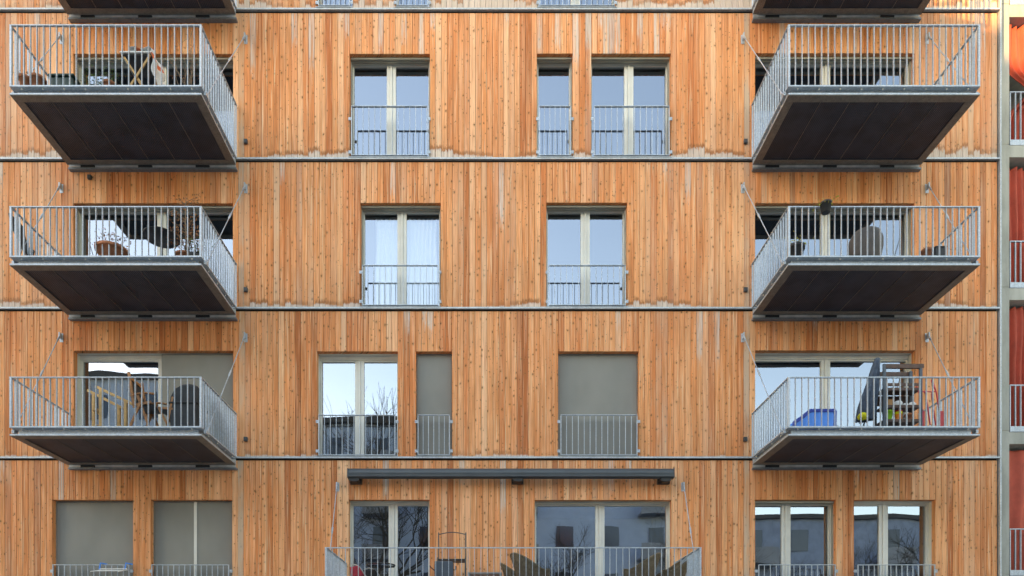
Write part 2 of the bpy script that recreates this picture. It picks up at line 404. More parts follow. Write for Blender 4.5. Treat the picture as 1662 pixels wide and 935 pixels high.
# ------------------------------------------------------------------ windows
YF = .215    # front of the outer frame
def window(fl, x0, x1, zt, layout, blind='up', rail=None, single=False, curtain=False, boxh=.13, label=None):
    """layout: list of mullion centres (relative 0..1). blind: 'up', 'down', or list per bay"""
    fz = FLOORS[fl]; zb = fz + .03; W = x1 - x0
    f = MB()
    e = .055
    ft = zt - (.10 if boxh else .02)
    # outer frame: mostly hidden behind the jambs; sashes show
    TF = {0: .035, 1: .085}.get(fl, .02)
    ft = zt - TF; e = .012; gd_ = YF + .05
    f.box(x0, x0 + e, YF, .30, zb, zt - .002); f.box(x1 - e, x1, YF, .30, zb, zt - .002)
    f.box(x0 + e, x1 - e, YF, .30, ft, zt - .002); f.box(x0 + e, x1 - e, YF, .30, zb, zb + .03)
    ms = [x0] + [x0 + W * t for t in layout] + [x1]
    for m in ms[1:-1]: f.box(m - .024, m + .024, YF - .004, .30, zb + .002, ft - .002)
    panes = []
    for i in range(len(ms) - 1):
        a = ms[i] + (e + .004 if i == 0 else .027); b = ms[i+1] - (e + .004 if i == len(ms) - 2 else .027)
        za, zz = zb + .034, ft - .004; s0 = .030 if i == 0 else .068; s1 = .030 if i == len(ms) - 2 else .068
        y0 = YF + .014
        f.box(a, a + s0, y0, y0 + .06, za, zz); f.box(b - s1, b, y0, y0 + .06, za, zz)
        f.box(a + s0, b - s1, y0, y0 + .06, zz - .028, zz); f.box(a + s0, b - s1, y0, y0 + .06, za, za + .06)
        panes.append((a + s0, b - s1, za + .06, zz - .028))
    fr = f.build('window', M['frame'], bld, bevel=.004)
    if label: fr['label'] = label
    for k, (a, b, za, zz) in enumerate(panes):
        p = MB(); p.box(a, b, YF + .050, YF + .054, za, zz); po = p.build('pane', M['glass'], fr)
    # timber reveal
    rv = MB()
    for side in (0, 1):
        rv.attr = (random.uniform(.3, .8), random.random(), random.random(), 0, 0, 0)
        xx = x0 - .022 if side == 0 else x1 + .002
        rv.box(xx, xx + .02, .0245, .125, zb, zt)
    rv.attr = (.45, random.random(), .5, 0, 0, 0); rv.box(x0, x1, .0245, .125, zt + .002, zt + .022)
    rv.build('reveal', M['wood'], fr)
    ln = MB(); ln.box(x0 - .018, x0 - .001, .1255, .299, zb, zt); ln.box(x1 + .001, x1 + .018, .1255, .299, zb, zt); ln.box(x0, x1, .1255, .299, zt + .001, zt + .018)
    ln.build('reveal_lining', M['frame'], fr)
    sl = MB(); sl.box(x0 - .01, x1 + .01, -.062, YF + .01, fz + .0185, fz + .0285); sl.build('sill', M['rail'], fr)
    # blind box and guides
    if boxh:
        bx = MB(); bx.box(x0 + .004, x1 - .004, .075, .12, zt - .045, zt - .004); bx.box(x0 + .004, x1 - .004, .128, .165, zt - .055, zt - .004); bx.box(x0 + .004, x1 - .004, .172, YF - .004, zt - .03, zt - .004)
        for xx in (x0 + .003, x1 - .028): bx.box(xx, xx + .018, .13, .17, zb, zt - .06)
        bx.build('blind_box', M['cass'], fr, bevel=.006)
    bays = blind if isinstance(blind, (list, tuple)) else [blind] * (len(ms) - 1)
    for i, bb in enumerate(bays):
        if bb == 'up': continue
        a = ms[i] + (.012 if i == 0 else .03); b = ms[i+1] - (.012 if i == len(bays) - 1 else .03)
        s_ = MB(); s_.box(a, b, .122, .126, zb + .03, zt - .02); s_.box(a, b, .113, .135, zb + .006, zb + .03)
        so = s_.build('roller_blind', M['screen'], fr)
        if i < len(bays) - 1:
            gd = MB(); gd.box(ms[i+1] - .03, ms[i+1] + .03, .11, YF - .016, zb, zt - .015)
            gd.build('blind_guide', M['frame'], fr)
    if rail:
        railing(fr, x0, x1, fz, rail)
    # room behind
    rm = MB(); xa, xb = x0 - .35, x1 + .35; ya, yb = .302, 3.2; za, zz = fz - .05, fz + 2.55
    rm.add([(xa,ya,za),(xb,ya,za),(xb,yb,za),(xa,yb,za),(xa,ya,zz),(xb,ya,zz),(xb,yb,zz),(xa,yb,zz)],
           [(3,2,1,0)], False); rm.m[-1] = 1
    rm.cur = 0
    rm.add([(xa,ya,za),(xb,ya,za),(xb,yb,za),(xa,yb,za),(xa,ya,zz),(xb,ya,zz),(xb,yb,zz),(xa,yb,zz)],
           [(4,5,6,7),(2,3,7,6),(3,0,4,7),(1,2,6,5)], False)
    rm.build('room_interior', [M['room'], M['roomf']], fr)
    return fr

def railing(parent, x0, x1, fz, top):
    r = MB(); a, b = x0 + .045, x1 - .045; y0, y1 = -.072, -.030; zb = fz + .045; zt = fz + top
    r.box(a, b, y0, y1, zt - .012, zt); r.box(a, b, y0, y1, zb, zb + .010)
    n = round((b - a) / .117)
    for k in range(n + 1):
        x = a + (b - a) * k / n; x = min(max(x, a + .006), b - .006)
        w_ = .006 if 0 < k < n else .009
        r.box(x - w_ * .8, x + w_ * .8, y0 + .008, y1 - .008, zb + .0102, zt - .0122)
    for zz in (zb + .09, zt - .24 if top > 1 else zt - .13):
        for xx, s_ in ((a, -1), (b, 1)):
            xa, xb = (xx - .062, xx - .007) if s_ < 0 else (xx + .007, xx + .062)
            r.box(xa, xb, y1 - .012, y1 - .004, zz - .03, zz + .03)
            xa, xb = (xx - .08, xx - .072) if s_ < 0 else (xx + .072, xx + .08)
            r.box(xx + s_ * .054 - .008, xx + s_ * .054 + .008, y1 - .004, -.001, zz - .012, zz + .012)
            r.tube([(xx + s_ * .045, y1 - .018, zz), (xx + s_ * .045, y1 - .012, zz)], .009, 6)
    r.build('window_railing', M['galv'], parent)

HI, LO = 1.057, .867
def op(fl, i): return OPEN[fl][i]
window(0, *op(0,0), [], 'down', LO, boxh=0, label='square window with a closed grey roller screen')
window(0, *op(0,1), [.52], 'down', LO, boxh=0, label='two-part window with closed grey roller screens')
window(0, *op(0,2), [.53], 'up', None, boxh=0)
window(0, *op(0,3), [.49], 'up', None, boxh=0, label='wide sliding balcony door with a fixed left pane')
window(0, *op(0,4), [.44], 'up', LO)
window(0, *op(0,5), [.44], 'up', LO, boxh=0)
window(1, *op(1,0), [.525], ['up', 'down'], None, boxh=0, label='wide balcony door with its right half behind a grey roller screen')
window(1, *op(1,1), [.5], 'up', LO, boxh=0)
window(1, *op(1,2), [], 'down', LO, boxh=0, label='narrow window with a closed grey roller screen')
window(1, *op(1,3), [], 'down', LO, boxh=0, label='square window with a closed grey roller screen')
window(1, *op(1,4), [.475], 'up', None, boxh=0)
window(2, *op(2,0), [.52], 'up', None)
wb1 = window(2, *op(2,1), [.5], 'up', LO)
window(2, *op(2,2), [.5], 'up', LO)
window(2, *op(2,3), [.475], 'up', None)
window(3, *op(3,0), [.52], 'up', None)
window(3, *op(3,1), [.5], 'up', HI)
window(3, *op(3,2), [], 'up', HI, label='narrow single-pane window')
window(3, *op(3,3), [.5], 'up', HI)
window(3, *op(3,4), [.475], 'up', None)
window(4, *op(4,0), [.52], 'up', None)
window(4, *op(4,1), [], 'up', HI); window(4, *op(4,2), [], 'up', HI)
window(4, *op(4,3), [.5], 'up', HI); window(4, *op(4,4), [.475], 'up', None)

# ------------------------------------------------------------------ balconies
BD = 1.766   # depth
def make_balcony(W, rh):
    f = MB(); y0 = -BD; yb = -.09; H = .155
    t = .014; ov = .10
    # perimeter channels: web set back under a projecting top flange
    f.box(0, W, y0, yb, -t, 0)                                            # deck plate with flange
    f.box(ov, W - ov, y0 + ov, y0 + ov + .010, -H, -t - .0002)            # front web
    f.box(ov, ov + .010, y0 + ov + .0102, yb, -H, -t - .0002)
    f.box(W - ov - .010, W - ov, y0 + ov + .0102, yb, -H, -t - .0002)
    f.box(ov + .0102, W - ov - .0102, yb - .010, yb, -H, -t - .0002)
    # lip at the foot of the channel
    f.box(.004, W - .004, y0 + .004, y0 + ov - .0002, -H, -H + .026)
    f.box(.004, ov - .0002, y0 + ov, yb, -H, -H + .026); f.box(W - ov + .0002, W - .004, y0 + ov, yb, -H, -H + .026)
    f.cur = 1
    def bolt(x, y, z=-t): f.tube([(x, y, z + .001), (x, y, z - .022)], .014, 6)
    m = int(W / .355)
    for k in range(m): bolt(W * (k + .5) / m, y0 + .045)
    for yy in (-1.35, -.95, -.55, -.18): bolt(.045, yy); bolt(W - .045, yy)
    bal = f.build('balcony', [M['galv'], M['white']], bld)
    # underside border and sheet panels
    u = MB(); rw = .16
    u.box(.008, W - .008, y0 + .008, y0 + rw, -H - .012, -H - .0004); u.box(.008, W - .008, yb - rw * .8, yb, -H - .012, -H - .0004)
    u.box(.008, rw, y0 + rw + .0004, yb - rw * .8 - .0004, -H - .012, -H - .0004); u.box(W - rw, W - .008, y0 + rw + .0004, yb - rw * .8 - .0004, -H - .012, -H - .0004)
    u.build('underside_border', M['galvd'], bal, bevel=.002)  # brown tint holds grime plus the timber's reflection, put into the colour
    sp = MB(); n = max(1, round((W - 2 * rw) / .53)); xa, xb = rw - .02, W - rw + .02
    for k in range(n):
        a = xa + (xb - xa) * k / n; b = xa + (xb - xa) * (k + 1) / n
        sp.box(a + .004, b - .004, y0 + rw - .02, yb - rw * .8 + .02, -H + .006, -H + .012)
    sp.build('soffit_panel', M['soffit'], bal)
    se = MB()
    for k in range(1, n):
        a = xa + (xb - xa) * k / n; se.box(a - .003, a + .003, y0 + rw + .004, yb - rw * .8 - .004, -H - .002, -H + .0055)
    if n > 1: se.build('panel_seam', M['galvd'], bal)
    # railing of flat bars set edge-on
    r = MB(); zt = rh
    for (a, b, c, d_) in ((0, W, y0, y0 + .04), (0, .04, y0 + .0404, -.03), (W - .04, W, y0 + .0404, -.03)):
        r.box(a, b, c, d_, zt - .016, zt); r.box(a + .002, b - .002, c + .002, d_ - .002, .001, .012)
    zc, zd = .0122, zt - .0162
    n = round((W - .04) / .117)
    for k in range(n + 1):
        x = .02 + (W - .04) * k / n; h_ = .0042 if 0 < k < n else .018
        r.box(x - h_, x + h_, y0 + .002, y0 + .038, zc, zd)
    n2 = round((BD - .07) / .115)
    for xa_ in (.002, W - .038):
        for k in range(1, n2 + 1):
            y = y0 + .02 + (BD - .07) * k / n2; r.box(xa_ + .002, xa_ + .034, y - .004, y + .004, zc, zd)
    r.build('railing', M['galv'], bal)
    # tie rods with forks, turnbuckles and wall plates
    for sx, x_in in ((-1, 0), (1, W)):
        tr = MB(); xw = x_in + sx * .165; xf = x_in + sx * .03
        A = Vector((xw, -.06, 2.49)); B = Vector((xf, y0 + .16, -.03))
        d_ = (B - A); L = d_.length; dn = d_.normalized()
        tr.tube([A, B], .0085, 8); tr.tube([A - dn * .02, A + dn * .16], .017, 8); tr.tube([B - dn * .16, B], .017, 8)
        tm = A + d_ * .42; tr.tube([tm - dn * .09, tm - dn * .07, tm + dn * .07, tm + dn * .09], [.010, .018, .018, .010], 8)
        tr.box(xw - .012, xw + .012, -.085, -.008, 2.44, 2.55); tr.box(xw - .035, xw + .035, -.008, -.0015, 2.38, 2.56)
        tr.box(min(x_in, xf) - .004, max(x_in, xf) + .012, y0 + .11, y0 + .21, -.075, -.015)
        tr.build('tie_rod', M['galvd'] if 0 else M['galv'], bal)
    # wall-side bracket rail
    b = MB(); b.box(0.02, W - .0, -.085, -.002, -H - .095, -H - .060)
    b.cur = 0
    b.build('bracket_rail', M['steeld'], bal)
    br = MB()
    for t_ in (.12, .46, .80): br.box(W * t_ - .14, W * t_ + .14, -.086, -.058, -H - .0595, -H - .0125)
    br.build('wall_bracket', M['black'], bal)
    fp = MB(); fp.box(.02, W - .02, -.0572, -.056, -H - .058, -.03); fp.build('flashing_plate', M['lpane'], bal)  # plate coloured bright to stand for sky light through the wall gap
    return bal
XL, XR = -8.635, 5.36; BW = 3.455
bh = make_balcony(BW, 1.10); bh.location = (XL, 0, FLOORS[3])
bl = make_balcony(BW, .90); bl.location = (XL, 0, FLOORS[2])
for src, lst in ((bh, [(XR, 3), (XL, 4), (XR, 4)]), (bl, [(XR, 2), (XL, 1), (XR, 1)])):
    for x, k in lst: c = copy_tree(src); c.location = (x, 0, FLOORS[k])
bw = make_balcony(6.77, .90); bw.location = (-2.965, 0, FLOORS[0]); bw['label'] = 'wide balcony spanning both balcony doors'

# awning box over the wide balcony
aw = MB(); ax0, ax1 = PX(565, .22), PX(1093, .22); az = PZ(769, .2)
prof = [(math.cos(a) * .075, math.sin(a) * .105) for a in [2*math.pi*k/20 for k in range(20)]]
n = len(prof); vs = [(ax0, -.20 + y, az + z) for y, z in prof] + [(ax1, -.20 + y, az + z) for y, z in prof]
aw.add(vs, [(i, (i+1)%n, (i+1)%n+n, i+n) for i in range(n)], True); aw.add(vs[:n], [tuple(range(n))[::-1]], False); aw.add(vs[n:], [tuple(range(n))], False)
aw.box(ax0 + .01, ax1 - .01, -.285, -.262, az - .075, az - .035)
awo = aw.build('awning', M['anth'], bld); awo['label'] = 'closed anthracite awning cassette over the wide balcony'
eb = MB()
for xx in (ax0, ax1): eb.box(xx - .012, xx + .012, -.285, -.10, az - .10, az + .10)
eb.build('end_cap', M['anth'], awo, bevel=.02)
for xx in (576, 840, 1079):
    b = MB(); X = PX(xx, .15); b.box(X - .10, X + .10, -.24, -.10, az - .15, az - .085); b.box(X - .12, X + .12, -.1, -.003, az - .165, az + .02)
    b.box(X - .06, X + .06, -.26, -.14, az - .17, az - .151); b.build('bracket', M['black'], awo, bevel=.004)
# little wall lamps / sockets
for px, py in ((398, 228), (398, 469), (398, 712), (1211, 228), (1211, 469), (1210.5, 712), (144, 286)):
    b = MB(); X, Z = PX(px, .05), PZ(py, .05); b.box(X - .036, X + .036, -.05, -.002, Z - .042, Z + .042); b.box(X - .03, X + .03, -.054, -.0502, Z - .036, Z + .01)
    b.build('socket_box', M['anth'], bld, bevel=.004)

# ------------------------------------------------------------------ neighbouring concrete building at the right
nb = tag(empty('concrete_building', (PX(1640), .5, 0)), 'bare concrete frame of the neighbouring building at the right edge', 'concrete building')
ND = -.54; NX = lambda p: PX(p, ND); NZ = lambda p: PZ(p, ND); nbx = PX(1640)
def nbuild(mb, name, mat, bevel=0):
    mb.v = [(x - nbx, y - .5, z) for x, y, z in mb.v]; return mb.build(name, mat, nb, bevel=bevel)
c = MB()
cz = [0] + [NZ(p) for p in (932, 699, 466, 234, 6, -226)]
for a, b in zip(cz, cz[1:]): c.box(NX(1623.5), NX(1638.5), .54, .90, a + .006, b - .006)
c.box(NX(1624), NX(1638), .548, .89, 0, cz[-1]); nbuild(c, 'column', M['concrete'], .006)
for p in (935, 701, 467, 235, 7, -226):
    b = MB(); z = NZ(p); b.box(NX(1638.6), NX(1638) + 4.4, .55, .85, z - .255, z); nbuild(b, 'slab_edge', M['concrete'], .006)
    b = MB(); b.box(NX(1638.6), NX(1638) + 4.4, .851, 2.6, z - .22, z - .01); nbuild(b, 'floor_slab', M['concrete'])
    if p > -200:
        r = MB(); xa, xb = NX(1641), NX(1641) + 4.2; ya = .56
        r.box(xa, xb, ya, ya + .04, z + .015, z + .13); zt = z + 1.02 + (.14 if p < 240 else 0)
        r.box(xa, xb, ya, ya + .04, zt - .02, zt)
        k = 0; x = xa + .008
        while x < xb: r.box(x - .009, x + .009, ya + .003, ya + .037, z + .1302, zt - .0202); x += .113; k += 1
        nbuild(r, 'railing', M['galv'])
b = MB(); b.box(NX(1638.6), NX(1638) + 4.4, 2.6, 2.8, 0, cz[-1] + .5); b.box(NX(1638) + 4.1, NX(1638) + 4.4, .86, 2.6, 0, cz[-1]); nbuild(b, 'back_wall', M['stucco2'])
b = MB(); b.box(PX(1618), PX(1621), .10, 2.6, 0, cz[-1] + .3); nbuild(b, 'joint_wall', M['dark'])
b = MB(); b.box(WX1 + .022, WX1 + .05, -.05, .02, 0, FLOORS[5] + 1.9); b.box(WX1 + .052, WX1 + .09, .06, .098, 0, FLOORS[5] + 1.9)
b.build('corner_trim', M['rail'], bld)

def curtain(x0, x1, z0, z1, y, label, waist=None, seed=0, fold=.12, amp=.045, mat='curtain', name='curtain', grp=None, cat='curtain', shift=0.0):
    rnd = random.Random(seed); W = x1 - x0; nx = int(W / .018); nz = 40; vs = []
    ph = [rnd.uniform(0, 6.28) for _ in range(4)]
    for j in range(nz + 1):
        t = j / nz; z = z1 + (z0 - z1) * t
        if waist:
            zw, wl = waist; q = math.exp(-((z - zw) / .34) ** 2); s_ = 1 - q * wl
        else: s_ = 1; q = 0
        xc = x0 + W * .5 + shift * math.sin(t * 3.1) - (0 if not waist else 0)
        for i in range(nx + 1):
            u = i / nx
            x = x0 + W * .72 + (u - .72) * W * s_ + .012 * math.sin(9 * t + ph[2] + u * 5) + shift * t
            ff = 2 * math.pi * u * W / fold
            yy = y + amp * (math.sin(ff + ph[0] + .8 * math.sin(3 * t + ph[1])) + .45 * math.sin(ff * .43 + ph[3] + 2 * t)) * (.7 + .5 * t) - q * .06
            zz = z + (.02 * math.sin(ff * .43) if j == nz else 0)
            vs.append((x - x0, yy - y, zz - z0))
    fs = [(j*(nx+1)+i, (j+1)*(nx+1)+i, (j+1)*(nx+1)+i+1, j*(nx+1)+i+1) for j in range(nz) for i in range(nx)]
    m = MB(); m.add(vs, fs, True); o = m.build(name, M[mat], None, (x0, y, z0))
    so = o.modifiers.new('thick', 'SOLIDIFY'); so.thickness = .004
    tag(o, label, cat, grp); return o
G = 'rust-red curtains in the concrete loggias'
cs = [(235, 27, 'rust-red curtain gathered at its waist in the top loggia of the concrete building', ((NZ(138)), .55)),
      (467, 260, 'rust-red curtain hanging in the second loggia from the top, tucked behind its railing', None),
      (701, 489, 'rust-red curtain hanging in the third loggia from the top of the concrete building', None),
      (935, 724, 'rust-red curtain drawn flat in the lowest loggia at the bottom right corner', None)]
for k, (bot, top, lab, ws) in enumerate(cs):
    curtain(NX(1641.5) + .02, NX(1641.5) + 1.1, NZ(bot) + .08, NZ(top + 2, ), .74, lab, ws, seed=k + 3, grp=G, fold=.15 if k < 3 else .34, amp=.062 if k < 3 else .028)

# ------------------------------------------------------------------ white curtain inside the first-row window
a0, a1, t0 = op(2, 1)
curtain(a0 + .25, a0 + .82, FLOORS[2] + .08, t0 - .1, .36, 'sheer white curtain behind the left pane of a window', seed=11, fold=.09, amp=.02, mat='net', grp='white curtains behind one window')
curtain(a0 + .86, a1 - .10, FLOORS[2] + .08, t0 - .1, .36, 'sheer white curtain behind the right pane of a window', seed=12, fold=.09, amp=.02, mat='net', grp='white curtains behind one window')

# ------------------------------------------------------------------ things standing on the balconies
def FZ(k): return FLOORS[k]
def pot(x, y, z, r, h, mat, label, cat='pot', group=None, plant=None, pm='green', seed=0, name='flower_pot', spread=.14, ph=.18, nl=60, ls=.045, mb2=None):
    rnd = random.Random(seed); o = tag(empty(name, (x, y, z)), label, cat, group)
    m = MB(); m.lathe((0,0,0), [(r*.68,0),(r*.95,h*.82),(r*1.06,h*.82),(r*1.08,h),(r*.95,h),(r*.93,h*.9)], 24); m.build('pot', M[mat], o)
    m = MB(); m.lathe((0,0,0), [(.001, h*.88), (r*.93, h*.88), (r*.93, h*.9), (.001, h*.9)], 16); m.build('soil', M['soil'], o)
    if plant:
        m = MB()
        for _ in range(7):
            e = Vector((rnd.gauss(0, spread*.5), rnd.gauss(0, spread*.5), h + ph * rnd.uniform(.5, 1))); m.tube([(0,0,h*.9), e*.5 + Vector((0,0,h*.4)), e], .004, 5)
        random.seed(seed + 50)
        for _ in range(nl): m.leaf((rnd.gauss(0, spread*.55), rnd.gauss(0, spread*.55), h + abs(rnd.gauss(ph*.5, ph*.3))), ls * rnd.uniform(.6, 1.4), ls * .5)
        m.build('plant', M[pm], o)
    return o
def Y(d): return -d
# --- top left balcony
z = FZ(3)
pot(PX(41, 1.6), Y(1.6), z, .105, .27, 'terra', 'smaller terracotta pot in the left corner of the top left balcony', 'pot', plant=True, pm='twig', seed=1, ph=.12, nl=14)
pot(PX(62, 1.55), Y(1.55), z, .125, .31, 'terra', 'larger terracotta pot next to a dark green planter box', 'pot')
o = tag(empty('planter_box', (PX(104, 1.6), Y(1.6), z)), 'long dark green plastic planter box behind balcony bars', 'planter')
m = MB(); m.box(-.21, .21, -.09, .09, 0, .235); m.build('box', M['dgreen'], o, bevel=.03)
m = MB(); m.box(-.235, .235, -.11, .11, .237, .275); m.build('rim', M['dgreen'], o, bevel=.012)
pot(PX(152, 1.5), Y(1.5), z, .07, .20, 'dgreen', 'small dark pot with green leafy herb on the top left balcony', 'potted plant', plant=True, seed=3, ph=.20, spread=.16, nl=90)
pot(PX(178, 1.5), Y(1.5), z, .115, .25, 'terra', 'terracotta pot with a grey-green plant beside the folding table', 'potted plant', plant=True, seed=4, ph=.22, spread=.2, nl=90)
o = tag(empty('folding_table', (PX(232, 1.38), Y(1.38), z)), 'small square folding table on crossed wooden legs on the top left balcony', 'table')
m = MB(); m.box(-.29, .29, -.27, .27, .705, .73); m.build('table_top', M['white'], o, bevel=.004)
m = MB(); m.box(-.26, .26, -.24, .24, .68, .7045); m.build('apron', M['black'], o)
for yy in (-.22, .20):
    for s_ in (-1, 1):
        m = MB(); m.bar((-.25*s_, yy + .012*s_, .69), (.20*s_, yy + .012*s_, .0), .035, .018, (0,1,0)); m.build('leg', M['pale'], o)
rnd = random.Random(4)
m = MB(); vs = []; nx, nz_ = 18, 16
for j in range(nz_+1):
    for i in range(nx+1):
        u, v = i/nx, j/nz_
        if v < .5: x_, z_ = -.12 + .86*v*1.0 - .0, .745 + .02*math.sin(9*u+5*v) + .025*math.sin(17*v)
        else: x_, z_ = .31 + .03*math.sin(10*u) + .02*math.sin(20*v), .745 - (v-.5)*1.0*(.75 + .25*math.sin(3*u+1))
        vs.append((x_, -.3 + .5*u, z_))
m.add(vs, [(j*(nx+1)+i, j*(nx+1)+i+1, (j+1)*(nx+1)+i+1, (j+1)*(nx+1)+i) for j in range(nz_) for i in range(nx)], True)
for k in range(len(m.m)): m.m[k] = 1 if (k // nx) % 7 in (2, 3) else 0
oc = m.build('table_cloth', [M['cloth'], M['ocloth']], None, (PX(232, 1.38), Y(1.38), z + .006)); tag(oc, 'crumpled white and orange cloth hanging over the edge of a folding table', 'cloth')
oc.modifiers.new('thick', 'SOLIDIFY').thickness = .003
# bare climber
o = tag(empty('climbing_plant', (PX(306, 1.1), Y(1.1), z)), 'leafless climbing plant with brown twigs in the top left balcony corner', 'plant')
m = MB(); rnd = random.Random(12)
for k in range(13):
    p = Vector((rnd.uniform(-.05,.08), rnd.uniform(-.05,.05), .25)); pts = [p.copy()]; dd = Vector((rnd.gauss(-.05,.25), 0, 1)).normalized()
    for i in range(rnd.randint(6, 12)):
        dd = (dd + Vector((rnd.gauss(-.6*p.x,.24), rnd.gauss(-.8*p.y,.12), .15 + rnd.gauss(0,.1)))).normalized(); p = p + dd*.12; pts.append(p.copy())
    m.tube(pts, [.007*(1-.06*i) for i in range(len(pts))], 5)
m.build('stems', M['twig'], o)
m = MB(); m.lathe((0,0,0), [(.10,0),(.14,.24),(.15,.24),(.15,.28),(.13,.28)], 20); m.build('pot', M['terra'], o)
m = MB(); random.seed(5)
for k in range(40): m.leaf((rnd.gauss(0,.16), rnd.gauss(0,.06), rnd.uniform(.6,1.5)), .035, .02)
m.build('leaves', M['dry'], o)

# --- middle left balcony
z = FZ(2)
o = tag(empty('deck_chair', (PX(46, 1.2), Y(1.2), z)), 'dark slatted folding deck chair leaning in the corner behind the bars', 'chair')
A0, B0 = Vector((-.16, -.12, .95)), Vector((.16, .02, .12))
for dy in (-.17, .17):
    m = MB(); pts = [A0 + Vector((.0, dy, 0)), A0*.7 + B0*.3 + Vector((-.05, dy, -.02)), A0*.3 + B0*.7 + Vector((-.03, dy, -.03)), B0 + Vector((0, dy, 0))]
    m.tube(pts, .016, 8); m.build('side_rail', M['black'], o)
m = MB()
for k in range(15):
    t = k / 14; p = A0.lerp(B0, t) + Vector((-.055 * math.sin(math.pi * t), 0, 0)); m.bar(p + Vector((0,-.165,0)), p + Vector((0,.165,0)), .012, .040)
m.build('back_slats', M['dkslat'], o)
m = MB()
for dy in (-.15, .15): m.bar((.0, dy, .55), (-.12, dy, 0), .03, .02); m.bar(B0 + Vector((0, dy, 0)), (.22, dy, 0), .03, .02)
m.build('leg', M['dkslat'], o)
pot(PX(182, 1.5), Y(1.5), z, .27, .27, 'terra', 'wide terracotta bowl full of dried brown plants', 'planter', plant=True, pm='dry', seed=7, ph=.24, spread=.26, nl=260, ls=.045)
o = tag(empty('round_table', (PX(262, 1.2), Y(1.2), z)), 'small round black table seen from below beside the brown-leaved tree', 'table')
m = MB(); m.lathe((0,0,0), [(.001,.685),(.315,.685),(.325,.70),(.31,.712),(.001,.712)], 40); m.build('table_top', M['black'], o)
m = MB(); m.tube([(0,0,.05),(0,0,.684)], .022, 10); m.build('column', M['black'], o)
for k in range(3):
    a = k * 2.094 + .4; m = MB(); m.tube([(0,0,.12), (.14*math.cos(a), .14*math.sin(a), .06), (.26*math.cos(a), .26*math.sin(a), 0.012)], .014, 8); m.build('foot', M['black'], o)
o = tag(empty('potted_tree', (PX(301, 1.25), Y(1.25), z)), 'slender potted tree holding brown autumn leaves on the middle left balcony', 'potted tree')
m = MB(); m.lathe((0,0,0), [(.13,0),(.17,.28),(.185,.28),(.19,.32),(.17,.32)], 22); m.build('pot', M['terra'], o)
m = MB(); lv = MB(); rnd = random.Random(31); random.seed(31)
m.tube([(0,0,.2),(.01,0,.6),(-.01,.01,1.0),(.01,0,1.42)], [.017,.014,.010,.005], 7)
for k in range(34):
    h_ = rnd.uniform(.42, 1.35); a = rnd.uniform(0, 6.28); L = rnd.uniform(.16, .42) * (1.15 - .45 * h_ / 1.4)
    p0 = Vector((0,0,h_)); p1 = p0 + Vector((math.cos(a)*L*.55, math.sin(a)*L*.35, L*.35)); p2 = p0 + Vector((math.cos(a)*L, math.sin(a)*L*.6, L*.5))
    m.tube([p0, p1, p2], [.006,.004,.002], 5)
    for q in range(13):
        t = rnd.uniform(.3, 1.05); c_ = p0.lerp(p2, t) + Vector((rnd.gauss(0,.035), rnd.gauss(0,.03), rnd.gauss(0,.04))); lv.leaf(c_, .045, .026)
m.build('trunk', M['twig'], o); lv.build('leaves', M['dry'], o)
o = tag(empty('twiggy_shrub', (PX(316, 1.45), Y(1.45), z)), 'low shrub of dark twigs with a few green leaves next to the brown-leaved tree', 'shrub')
m = MB(); lv = MB(); rnd = random.Random(8)
for k in range(34):
    a = rnd.uniform(0, 6.28); m.tube([(0,0,.1), (.09*math.cos(a), .07*math.sin(a), .26), (.24*math.cos(a)*rnd.uniform(.4,1), .14*math.sin(a), rnd.uniform(.3,.55))], .005, 5)
for k in range(60): lv.leaf((rnd.gauss(.02,.13), rnd.gauss(0,.08), rnd.uniform(.26,.52)), .05, .02)
m.build('twigs', M['bark'], o); lv.build('leaves', M['green'], o)
m = MB(); m.lathe((0,0,0), [(.09,0),(.12,.17),(.13,.2),(.11,.2)], 18); m.build('pot', M['black'], o)

# --- lower left balcony
z = FZ(1)
o = tag(empty('timber_rack', (PX(180, 1.25), Y(1.25), z)), 'pale timber rack with two sloping top rails in front of the balcony door', 'rack')
def rack_side(x0_, x1_, zt0, zt1, y_, post_xs):
    m = MB(); sl_ = (zt1 - zt0) / (x1_ - x0_)
    m.bar((x0_, y_, zt0), (x1_, y_, zt1), .035, .045, (0,0,1)); m.build('top_rail', M['pale'], o)
    for px_ in post_xs: m = MB(); zz = zt0 + sl_ * (px_ - x0_) - .02; m.box(px_ - .026, px_ + .026, y_ - .026, y_ + .026, .0, zz); m.build('post', M['pale'], o, bevel=.003)
bx_ = PX(180, 1.25)
rack_side(PX(142, 1.1) - bx_, PX(200, 1.1) - bx_, PZ(633.5, 1.1) - z, PZ(663, 1.1) - z, .15, [PX(152, 1.1) - bx_, PX(193, 1.1) - bx_])
rack_side(PX(155, 1.4) - bx_, PX(215, 1.4) - bx_, PZ(627, 1.4) - z, PZ(656, 1.4) - z, -.15, [PX(163.5, 1.4) - bx_, PX(204, 1.4) - bx_])
for xa_, xb_, h_ in ((155, 162, .15), (155, 162, .45), (194, 202, .12)):
    m = MB(); m.box(PX(xa_, 1.25) - bx_, PX(xb_, 1.25) - bx_, -.12, .12, h_, h_ + .05); m.build('cross_piece', M['pale'], o)
o = tag(empty('folding_armchair', (PX(243, 1.35), Y(1.35), z)), 'oiled hardwood folding armchair with black seat and high back', 'armchair')
